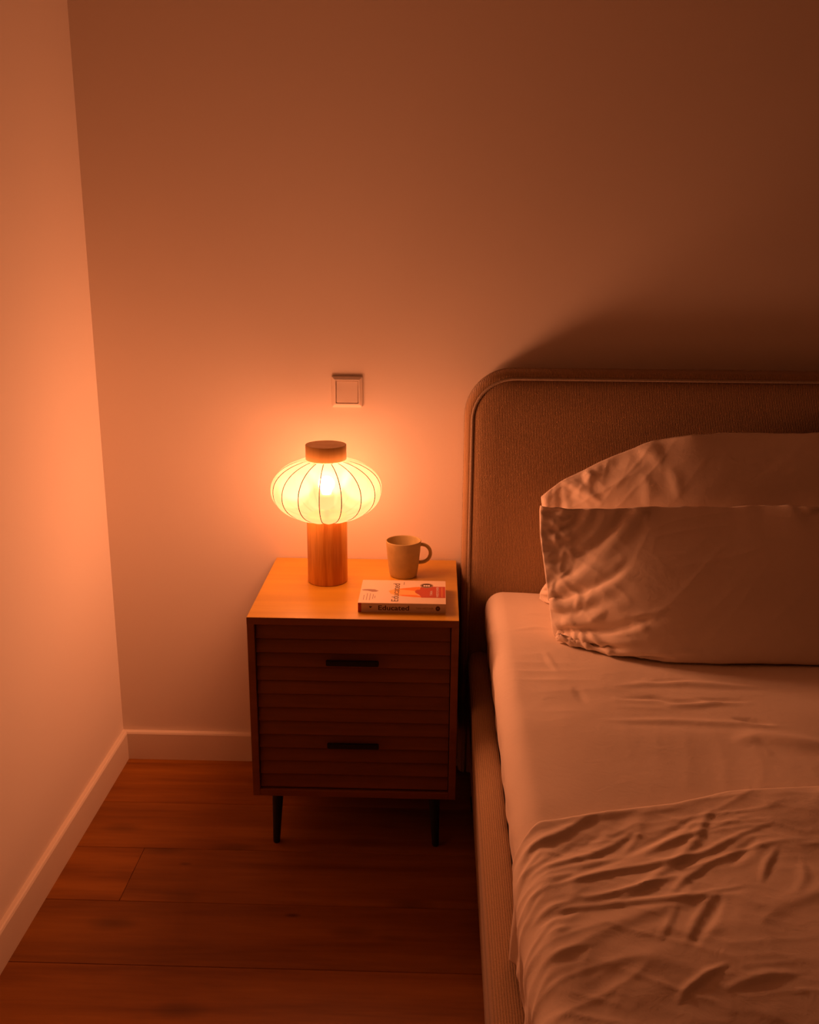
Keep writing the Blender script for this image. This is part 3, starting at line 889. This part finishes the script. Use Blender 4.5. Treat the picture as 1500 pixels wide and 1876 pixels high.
# ------------------------------------------------------------------ duvet
DUVET = [
    ([(1.035, -1.345), (1.057, -1.301), (1.104, -1.274), (1.157, -1.221), (1.184, -1.199)], 0.010, 0.012),
    ([(1.055, -1.368), (1.110, -1.324), (1.156, -1.278), (1.193, -1.237)], -0.009, 0.016),
    ([(1.054, -1.374), (1.103, -1.348), (1.150, -1.322), (1.188, -1.290), (1.220, -1.256), (1.239, -1.235)], 0.008, 0.01),
    ([(1.048, -1.402), (1.086, -1.372), (1.131, -1.353), (1.181, -1.333), (1.243, -1.294), (1.327, -1.252), (1.363, -1.188)], 0.007, 0.012),
    ([(1.064, -1.418), (1.113, -1.388), (1.160, -1.352), (1.218, -1.307), (1.289, -1.253), (1.357, -1.196)], -0.008, 0.012),
    ([(1.057, -1.418), (1.119, -1.394), (1.195, -1.356), (1.272, -1.330), (1.333, -1.303), (1.402, -1.255), (1.461, -1.223)], 0.008, 0.009),
    ([(1.060, -1.465), (1.145, -1.451), (1.201, -1.436), (1.286, -1.417), (1.317, -1.402), (1.377, -1.386)], 0.007, 0.009),
    ([(1.159, -1.446), (1.207, -1.407), (1.247, -1.360), (1.279, -1.329), (1.322, -1.272), (1.367, -1.188)], 0.008, 0.012),
    ([(1.245, -1.421), (1.284, -1.370), (1.329, -1.333)], 0.006, 0.008),
    ([(1.206, -1.527), (1.226, -1.493), (1.255, -1.437)], 0.004, 0.007),
    ([(1.240, -1.530), (1.274, -1.467), (1.297, -1.430), (1.324, -1.402)], 0.006, 0.008),
    ([(1.247, -1.539), (1.294, -1.466), (1.325, -1.413)], -0.005, 0.008),
    ([(1.351, -1.344), (1.383, -1.307), (1.417, -1.268)], -0.007, 0.012),
    ([(1.383, -1.389), (1.405, -1.342), (1.439, -1.292)], 0.006, 0.008),
    ([(1.207, -1.632), (1.228, -1.603), (1.259, -1.577), (1.295, -1.555)], 0.008, 0.007),
    ([(1.269, -1.606), (1.298, -1.589), (1.338, -1.574), (1.382, -1.569)], 0.006, 0.01),
    ([(1.423, -1.414), (1.450, -1.375), (1.463, -1.328)], 0.004, 0.01),
    ([(1.038, -1.357), (1.056, -1.314), (1.073, -1.288)], 0.006, 0.007),
    ([(1.037, -1.391), (1.057, -1.344), (1.078, -1.313)], 0.006, 0.007),
    ([(1.044, -1.455), (1.057, -1.423), (1.083, -1.406)], 0.006, 0.007),
    ([(1.052, -1.475), (1.078, -1.454), (1.106, -1.442)], 0.006, 0.008),
    ([(1.055, -1.485), (1.082, -1.474), (1.116, -1.463)], -0.005, 0.008),
    ([(1.061, -1.523), (1.079, -1.503), (1.102, -1.498)], 0.005, 0.009),
    ([(1.050, -1.556), (1.084, -1.542), (1.127, -1.530)], 0.004, 0.009),
    ([(1.050, -1.582), (1.081, -1.570), (1.117, -1.562)], 0.003, 0.01),
    ([(1.168, -1.509), (1.235, -1.493), (1.315, -1.494)], 0.004, 0.02),
    ([(1.120, -1.612), (1.167, -1.614), (1.211, -1.600)], 0.005, 0.03),
]
HEM = np.array([(1.00, -1.285), (1.043, -1.270), (1.082, -1.226), (1.15, -1.204), (1.196, -1.187), (1.307, -1.166), (1.407, -1.128), (1.57, -1.104), (1.9, -1.07), (2.8, -1.04)])
DZ = 0.606
def duvet_mesh():
    dx0, dx1, rc = 1.039, 2.772, 0.050
    zlow = 0.425
    sec = []
    for z in np.linspace(zlow, DZ - rc - 0.004, 34):
        q = (DZ - rc - z) / (DZ - rc - zlow)
        sec.append((dx0 + 0.012 * q, z, -1, 0))
    for k in range(17):
        a = math.radians(180 - 90 * k / 16)
        sec.append((dx0 + rc + rc * math.cos(a), DZ - rc + rc * math.sin(a), math.cos(a), math.sin(a)))
    for x in list(np.arange(dx0 + rc + 0.004, 1.78, 0.004)) + list(np.linspace(1.8, dx1 - rc - 0.02, 20)):
        sec.append((x, DZ, 0, 1))
    for k in range(7):
        a = math.radians(90 - 90 * k / 6)
        sec.append((dx1 - rc + rc * math.cos(a), DZ - rc + rc * math.sin(a), math.cos(a), math.sin(a)))
    sec += [(dx1, 0.50, 1, 0), (dx1, zlow, 1, 0)]
    sec = np.array(sec)
    vs_ = np.array([0.012, 0.004, 0.0, 0.0005, 0.002, 0.0045, 0.008, 0.012] + list(np.arange(0.016, 0.60, 0.004)) + list(np.linspace(0.62, 0.98, 10)))
    X = np.repeat(sec[None, :, 0], len(vs_), 0); Z = np.repeat(sec[None, :, 1], len(vs_), 0)
    NXn = np.repeat(sec[None, :, 2], len(vs_), 0); NZn = np.repeat(sec[None, :, 3], len(vs_), 0)
    Vv = np.repeat(vs_[:, None], len(sec), 1)
    hem = np.interp(X, HEM[:, 0], HEM[:, 1])
    # on the hanging side the hem slants back up towards the head a little
    q = np.clip((DZ - rc - Z) / (DZ - rc - zlow), 0, 1) * (NXn < -0.5)
    foot = -2.14
    Y = hem - Vv * (hem - foot) / 0.98 * 1.0
    Y = Y + 0.006 * np.sin(q * 5)
    d = np.abs(Y - hem)
    top = NZn.clip(0, 1)
    # puffed, uneven body and the wrinkles
    near = np.exp(-((Y - hem + 0.16) / 0.22) ** 2)
    H = 0.36 * crease_field(X, Y, [(p_, h_, w_ * 0.72) for p_, h_, w_ in DUVET]) + fbm(X, Y, 11, (2.2, 5.0), (0.0045, 0.0011))
    H += 0.0034 * ridges(X, Y, 28, 5, 28, 21) * (0.35 + near) + 0.0028 * ridges(X, Y, 52, 6, 34, 33) * (0.35 + near) + 0.0020 * ridges(X, Y, 12, 8, 44, 44) + 0.0012 * ridges(X, Y, -20, 10, 40, 47)
    fade = np.clip(d / 0.03, 0, 1)
    H = H * (0.35 + 0.65 * fade)
    Z = Z + H * top
    X = X - (H * 0.8) * (-NXn).clip(0, 1) * (1 - q)
    # gathers on the hanging side
    g = 0.0045 * np.sin(2 * np.pi * (Y * 9.0 + 0.5 * q) + 0.6) + 0.0035 * np.sin(2 * np.pi * (Y * 19 - 0.6 * q) + 1.0)
    X = X - g * q ** 0.8 * (-NXn).clip(0, 1)
    # loose corner that flares out over the rail near the hem
    X = X - 0.016 * np.exp(-((Y + 1.33) / 0.035) ** 2) * q ** 2
    # lowest edge is wavy
    Z = Z + (0.008 * np.sin(2 * np.pi * Y * 5 + 1) + 0.004 * np.sin(2 * np.pi * Y * 13)) * q ** 2
    # rounded hem: thickness of the duvet at its edge
    th = 0.017
    k = np.clip(1 - d / 0.016, 0, 1)
    drop = th * (1 - np.sqrt(np.clip(1 - k * k, 0, 1)))
    Z = Z - drop * top
    X = X + drop * 0.4 * (-NXn).clip(0, 1)
    # the first two rows tuck back underneath
    Z[:2] = Z[2:3] - 0.001 * top[:2]
    X[:2] = X[2:3] + 0.004 * (-NXn[:2]).clip(0, 1)
    return grid_mesh('duvet', np.stack([X, Y, Z], -1)[::-1])
duvet_me = duvet_mesh()
if sum(p.normal.z for p in duvet_me.polygons) < 0:
    duvet_me.flip_normals()
dv = obj('duvet', duvet_me, MAT['linen'], None, True)
sd = dv.modifiers.new('cloth_thickness', 'SOLIDIFY'); sd.thickness = 0.004; sd.offset = -1
tag(dv, 'white creased duvet spread over the lower part of the bed', 'duvet')

# ------------------------------------------------------------------ pillows (small cloth relaxation: two sewn panels inflated against what they lean on)
def pillow_sim(nu, nv, panel, lean, collide, thick, seed, steps=110, iters=6, slack_l=0.05, gravity=0.05, pin=None, slack_amt=0.03):
    """panel(u, v) -> flat (x along the bed, s up the pillow); lean(x, s) -> world point"""
    rng = np.random.RandomState(seed)
    U, Vv = np.meshgrid(np.linspace(0, 1, nu), np.linspace(0, 1, nv))
    flat = panel(U, Vv)                                   # (nv, nu, 2)
    P = np.zeros((2, nv, nu, 3))
    P[0] = lean(flat[..., 0], flat[..., 1])
    P[1] = P[0]
    edge = np.minimum(np.minimum(U, 1 - U) * 2.0, np.minimum(Vv, 1 - Vv))
    puff = np.clip(edge * 2, 0, 1) ** 0.5 * thick * 0.35
    P[0, ..., 1] -= puff; P[1, ..., 1] += puff
    P += rng.normal(0, 0.0008, P.shape)
    bmask = np.zeros((nv, nu), bool); bmask[0] = bmask[-1] = True; bmask[:, 0] = bmask[:, -1] = True
    m = P[:, bmask].mean(0); P[0][bmask] = m; P[1][bmask] = m
    left = np.exp(-(U / 0.22) ** 2)
    loose = 1.0 + 0.006 + slack_amt * left + (0.012 + 0.07 * left) * (vnoise(U * 16 + 5, Vv * 8 + 5, seed) - 0.5) + (0.008 + 0.04 * left) * (vnoise(U * 34 + 5, Vv * 17 + 5, seed + 1) - 0.5)
    def rl(a, b): return np.linalg.norm(flat[b] - flat[a], axis=-1) * 0.5 * (loose[a] + loose[b])
    cons = []
    sl = np.s_
    def addc(di, dj, k, cols):
        i0, i1 = (0, nv - di)
        j0, j1 = (max(0, -dj), nu - max(0, dj))
        for c in cols:
            if di == 0:
                js = [j for j in range(j0, j1) if c(j)]
                A = sl[:, js]; Bx = sl[:, [j + dj for j in js]]
            else:
                is_ = [i for i in range(i0, i1) if c(i)]
                A = (np.array(is_)[:, None], np.arange(j0, j1)[None, :])
                Bx = (np.array(is_)[:, None] + di, np.arange(j0, j1)[None, :] + dj)
            cons.append((A, Bx, rl(A, Bx), k))
    ev = lambda n: n % 2 == 0
    od = lambda n: n % 2 == 1
    addc(0, 1, 1.0, (ev, od)); addc(1, 0, 1.0, (ev, od))
    addc(1, 1, 0.6, (ev, od)); addc(1, -1, 0.6, (ev, od))
    q1 = lambda n: n % 4 in (0, 1)
    q2 = lambda n: n % 4 in (2, 3)
    addc(0, 2, 0.06, (q1, q2)); addc(2, 0, 0.06, (q1, q2))
    infl = np.clip((U - slack_l) / 0.08, 0, 1) * np.clip((1 - U) / 0.05, 0, 1)
    Q = P.copy()
    dt = 0.016
    for st in range(steps):
        vel = (P - Q) * (0.90 if st < steps * 0.7 else 0.80)
        Q = P.copy()
        acc = np.zeros_like(P); acc[..., 2] = -9.8 * gravity
        thk = (P[1, ..., 1] - P[0, ..., 1])
        mean_t = (thk * infl).sum() / infl.sum()
        pr = np.clip((thick - mean_t) / thick, -0.3, 1.0) * 60
        for s_ in range(2):
            dU = np.gradient(P[s_], axis=1); dV = np.gradient(P[s_], axis=0)
            n = np.cross(dU, dV)
            n /= np.linalg.norm(n, axis=-1, keepdims=True) + 1e-9
            if s_ == 1: n = -n
            acc[s_] += n * (pr * infl)[..., None]
        P = P + vel + acc * dt * dt
        for it in range(iters):
            for A, Bx, r, k in cons:
                for s_ in range(2):
                    a = P[s_][A]; b_ = P[s_][Bx]
                    d = b_ - a
                    l = np.linalg.norm(d, axis=-1)
                    c = (0.5 * k * (l - r) / (l + 1e-9))[..., None] * d
                    P[s_][A] = a + c; P[s_][Bx] = b_ - c
            m = P[:, bmask].mean(0); P[0][bmask] = m; P[1][bmask] = m
            # front must stay in front of back
            g = P[1, ..., 1] - P[0, ..., 1] - 0.003
            f = np.where((g < 0) & ~bmask, g * 0.5, 0)
            P[0, ..., 1] += f; P[1, ..., 1] -= f
            if pin is not None:
                P = pin(P, flat, U, Vv)
            P = collide(P, Q)
    return P

def pillow_mesh(name, P):
    nv, nu = P.shape[1:3]
    idx0 = np.arange(nv * nu).reshape(nv, nu)
    idx1 = np.full((nv, nu), -1)
    bmask = np.zeros((nv, nu), bool); bmask[0] = bmask[-1] = True; bmask[:, 0] = bmask[:, -1] = True
    idx1[bmask] = idx0[bmask]
    idx1[~bmask] = nv * nu + np.arange((~bmask).sum())
    verts = np.concatenate([P[0].reshape(-1, 3), P[1][~bmask]])
    F = []
    for I, flip in ((idx0, False), (idx1, True)):
        q = np.stack([I[:-1, :-1], I[:-1, 1:], I[1:, 1:], I[1:, :-1]], -1).reshape(-1, 4)
        F.append(q[:, ::-1] if flip else q)
    me = bpy.data.meshes.new(name)
    me.from_pydata(verts.tolist(), [], np.concatenate(F).tolist())
    me.update()
    return me

FLOORZ = MTZ + 0.006
def collide_rear(P, Q):
    on = P[..., 2] < FLOORZ
    P[..., 2] = np.where(on, FLOORZ, P[..., 2])
    P[..., 1] = np.where(on, Q[..., 1], P[..., 1])
    P[..., 1] = np.minimum(P[..., 1], HY0 - 0.012)
    return P
RT = np.array([(1.165, 0.850), (1.22, 0.895), (1.347, 0.965), (1.45, 1.008), (1.543, 1.030), (1.70, 1.034), (2.1, 1.034)])
def panel_rear(U, Vv):
    x = 1.170 + 0.84 * U
    hgt = np.interp(x, RT[:, 0], RT[:, 1]) - FLOORZ + 0.075
    return np.stack([x, hgt * Vv], -1)
def lean_rear(x, s):
    return np.stack([x + 0.010, -0.185 + 0.02 * s, FLOORZ + 0.004 + s * 0.86], -1)
def pin_rear(P, flat, U, Vv):
    # the upper seam stays draped along its line against the headboard
    tx = 1.178 + 0.838 * U[-1]
    tz = np.interp(tx, RT[:, 0], RT[:, 1]) + 0.008 * (vnoise(U[-1] * 13 + 4, 0 * U[-1] + 3.3, 77) - 0.5) + 0.004 * (vnoise(U[-1] * 40 + 4, 0 * U[-1] + 3.3, 78) - 0.5)
    ny = 0.020 * (vnoise(U[-1] * 9 + 2, 0 * U[-1] + 1.7, 79) - 0.5)
    k = 0.25
    for s_ in range(2):
        P[s_, -1, :, 0] += k * 0.6 * (tx - P[s_, -1, :, 0])
        P[s_, -1, :, 1] += k * (-0.165 + ny - P[s_, -1, :, 1])
        P[s_, -1, :, 2] += k * (tz - P[s_, -1, :, 2])
        lx = np.interp(Vv[:, 0], [0, 0.12, 0.2, 0.3, 0.42, 1], [1.205, 1.180, 1.205, 1.178, 1.205, 1.180])
        P[s_, :, 0, 0] += 0.2 * (lx - P[s_, :, 0, 0])
    return P
PR = pillow_sim(120, 70, panel_rear, lean_rear, collide_rear, 0.115, 5, pin=pin_rear)
# front surface of the rear pillow as a height map for the pillow leaning on it
gx, gz = np.linspace(1.0, 2.1, 111), np.linspace(0.55, 1.1, 56)
hm = np.full((56, 111), HY0 - 0.010)
ix = np.clip(((PR[0, ..., 0] - 1.0) / 0.01).round().astype(int), 0, 110); iz = np.clip(((PR[0, ..., 2] - 0.55) / 0.01).round().astype(int), 0, 55)
np.minimum.at(hm, (iz, ix), PR[0, ..., 1])
for _ in range(2):
    hm = np.minimum(hm, np.minimum(np.roll(hm, 1, 1), np.roll(hm, -1, 1)) + 0.004)
    hm = np.minimum(hm, np.minimum(np.roll(hm, 1, 0), np.roll(hm, -1, 0)) + 0.004)
def collide_front(P, Q):
    on = P[..., 2] < FLOORZ
    P[..., 2] = np.where(on, FLOORZ, P[..., 2])
    P[..., 1] = np.where(on, Q[..., 1], P[..., 1])
    jx = np.clip(((P[..., 0] - 1.0) / 0.01).round().astype(int), 0, 110); jz = np.clip(((P[..., 2] - 0.55) / 0.01).round().astype(int), 0, 55)
    P[..., 1] = np.minimum(P[..., 1], hm[jz, jx] - 0.004)
    return P
def panel_front(U, Vv):
    x0 = 1.195 - 0.035 * Vv
    return np.stack([x0 + 0.84 * U, (0.455 + 0.03 * np.exp(-(U / 0.12) ** 2)) * Vv], -1)
def lean_front(x, s):
    return np.stack([x + 0.01, -0.475 + 0.32 * s, FLOORZ + 0.004 + s * 0.62], -1)
def pin_front(P, flat, U, Vv):
    u = U[-1]
    tx = 1.163 + 0.83 * u
    ty = -0.325 + 0.030 * (vnoise(u * 8 + 2, 0 * u + 5.2, 81) - 0.5) + 0.012 * (vnoise(u * 27 + 2, 0 * u + 5.2, 83) - 0.5)
    tz = np.interp(u, [0, 0.03, 0.2, 0.27, 1.0], [0.884, 0.880, 0.872, 0.880, 0.897]) + 0.008 * (vnoise(u * 11 + 2, 0 * u + 9.2, 82) - 0.5) + 0.005 * (vnoise(u * 37 + 2, 0 * u + 9.2, 84) - 0.5)
    k = 0.25
    for s_ in range(2):
        P[s_, -1, :, 0] += k * 0.6 * (tx - P[s_, -1, :, 0])
        P[s_, -1, :, 1] += k * (ty - P[s_, -1, :, 1])
        P[s_, -1, :, 2] += k * (tz - P[s_, -1, :, 2])
        # lower seam rests on the sheet
        P[s_, 0, :, 2] += 0.15 * (FLOORZ + 0.012 - P[s_, 0, :, 2])
        P[s_, 0, :, 1] += 0.12 * (np.interp(u, [0, 0.12, 0.4, 1], [-0.478, -0.510, -0.525, -0.53]) - P[s_, 0, :, 1])
        # the case is pinched in a little above its lower corner
        lx = np.interp(Vv[:, 0], [0, 0.12, 0.24, 0.36, 0.6, 0.85, 1], [1.200, 1.195, 1.212, 1.188, 1.176, 1.160, 1.158])
        ly = np.interp(Vv[:, 0], [0, 0.3, 0.7, 1], [-0.478, -0.445, -0.378, -0.325])
        P[s_, :, 0, 0] += 0.25 * (lx - P[s_, :, 0, 0])
        P[s_, :, 0, 1] += 0.12 * (ly - P[s_, :, 0, 1])
    return P
PF = pillow_sim(120, 66, panel_front, lean_front, collide_front, 0.105, 9, pin=pin_front)

REAR_FOLDS = [
    ([(1.266, 0.940), (1.288, 0.934), (1.301, 0.915), (1.294, 0.895), (1.275, 0.885)], 0.0063, 0.0108),
    ([(1.212, 0.904), (1.240, 0.898), (1.279, 0.878), (1.328, 0.859)], 0.0063, 0.0120),
    ([(1.173, 0.890), (1.207, 0.923), (1.247, 0.940)], 0.0045, 0.0120),
    ([(1.247, 0.942), (1.299, 0.964), (1.358, 0.974)], 0.0054, 0.0120),
    ([(1.358, 0.974), (1.344, 0.958), (1.329, 0.945)], 0.0036, 0.0096),
    ([(1.410, 1.007), (1.437, 0.978), (1.476, 0.956)], 0.0042, 0.0153),
    ([(1.428, 1.010), (1.458, 0.985), (1.481, 0.966)], 0.0035, 0.0136),
    ([(1.358, 0.981), (1.379, 0.990), (1.400, 1.007)], 0.0028, 0.0136),
    ([(1.427, 0.933), (1.439, 0.900), (1.433, 0.854)], 0.0028, 0.0170),
    ([(1.489, 0.950), (1.504, 0.921), (1.510, 0.875)], 0.0028, 0.0170),
    ([(1.322, 0.902), (1.363, 0.948), (1.402, 0.981)], -0.0042, 0.0238),
    ([(1.243, 0.891), (1.254, 0.871), (1.248, 0.852)], -0.0021, 0.0136),
]
FRONT_FOLDS = [
    ([(1.149, 0.893), (1.162, 0.869), (1.157, 0.837), (1.167, 0.806)], 0.006, 0.01),
    ([(1.309, 0.893), (1.348, 0.896), (1.385, 0.875), (1.412, 0.866), (1.408, 0.841)], 0.006, 0.01),
    ([(1.250, 0.889), (1.280, 0.883), (1.307, 0.889)], 0.004, 0.008),
    ([(1.209, 0.623), (1.230, 0.636), (1.245, 0.633)], 0.007, 0.008),
    ([(1.227, 0.630), (1.269, 0.647), (1.304, 0.683)], 0.005, 0.009),
    ([(1.230, 0.630), (1.237, 0.613), (1.244, 0.594)], 0.005, 0.006),
    ([(1.242, 0.630), (1.262, 0.597), (1.273, 0.574)], 0.005, 0.006),
    ([(1.258, 0.627), (1.283, 0.614), (1.309, 0.598), (1.297, 0.581)], 0.006, 0.007),
    ([(1.218, 0.616), (1.236, 0.580), (1.219, 0.550)], 0.005, 0.007),
    ([(1.220, 0.593), (1.267, 0.564), (1.330, 0.542)], 0.005, 0.009),
    ([(1.196, 0.694), (1.221, 0.688), (1.245, 0.692), (1.241, 0.663)], 0.005, 0.008),
    ([(1.199, 0.698), (1.213, 0.721), (1.236, 0.750)], 0.005, 0.008),
    ([(1.236, 0.750), (1.231, 0.791), (1.223, 0.838)], 0.004, 0.012),
    ([(1.353, 0.678), (1.392, 0.685), (1.430, 0.700)], 0.003, 0.008),
    ([(1.351, 0.652), (1.366, 0.662), (1.390, 0.659)], 0.003, 0.01),
    ([(1.436, 0.620), (1.473, 0.618), (1.506, 0.615)], 0.003, 0.008),
    ([(1.238, 0.785), (1.255, 0.790), (1.276, 0.795)], 0.002, 0.007),
    ([(1.186, 0.850), (1.209, 0.822), (1.224, 0.807)], 0.004, 0.007),
    ([(1.169, 0.831), (1.194, 0.806), (1.214, 0.775)], 0.004, 0.007),
    ([(1.207, 0.857), (1.203, 0.822), (1.192, 0.790)], 0.003, 0.006),
    ([(1.225, 0.801), (1.211, 0.762), (1.207, 0.727)], 0.003, 0.006),
]

def upsample(A, axis):
    """double the grid along one axis with a smooth 4-point rule"""
    A = np.moveaxis(A, axis, 0)
    n = A.shape[0]
    p0 = np.concatenate([2 * A[:1] - A[1:2], A[:-2]]); p1 = A[:-1]; p2 = A[1:]; p3 = np.concatenate([A[2:], 2 * A[-1:] - A[-2:-1]])
    mid = (-p0 + 9 * p1 + 9 * p2 - p3) / 16
    out = np.zeros((2 * n - 1,) + A.shape[1:])
    out[::2] = A; out[1::2] = mid
    return np.moveaxis(out, 0, axis)

def pillow(name, P, label, folds, seed, shift):
    P = upsample(upsample(P, 1), 2)
    nv, nu = P.shape[1:3]
    U, Vv = np.meshgrid(np.linspace(0, 1, nu), np.linspace(0, 1, nv))
    edge = np.clip(np.minimum(np.minimum(U * 0.8, (1 - U) * 0.8), np.minimum(Vv, 1 - Vv) * 0.42) / 0.012, 0, 1)
    left = np.exp(-(U / 0.20) ** 2)
    for s_ in range(2):
        n = np.cross(np.gradient(P[s_], axis=1), np.gradient(P[s_], axis=0))
        n /= np.linalg.norm(n, axis=-1, keepdims=True) + 1e-9
        if s_ == 1: n = -n
        X, Z = P[s_, ..., 0], P[s_, ..., 2]
        H = 0.0060 * left * ridges(U * 0.8, Vv * 0.42, 60, 14, 40, seed, 2.0) + 0.0052 * left * ridges(U * 0.8, Vv * 0.42, 130, 16, 46, seed + 3, 2.0)
        H += 0.0016 * ridges(U * 0.8, Vv * 0.42, 10, 5, 26, seed + 5, 2.5) + 0.0014 * ridges(U * 0.8, Vv * 0.42, 40, 6, 30, seed + 7, 2.5)
        if s_ == 0:
            H += crease_field(X + shift[0], Z + shift[1], folds)
        P[s_] += n * (H * edge)[..., None]
    P[..., 1] = np.minimum(P[..., 1], HY0 - 0.010)
    P[..., 2] = np.maximum(P[..., 2], FLOORZ - 0.002)
    o = obj(name, pillow_mesh(name, P), MAT['linen'], None, True)
    tag(o, label, 'pillow', 'white pillows at the head of the bed')
    return o
pillow('pillow', PR, 'taller white pillow behind, propped against the headboard', REAR_FOLDS, 101, (0, 0))
pillow('pillow', PF, 'white pillow in front, leaning on the other pillow', FRONT_FOLDS, 131, (0, 0))
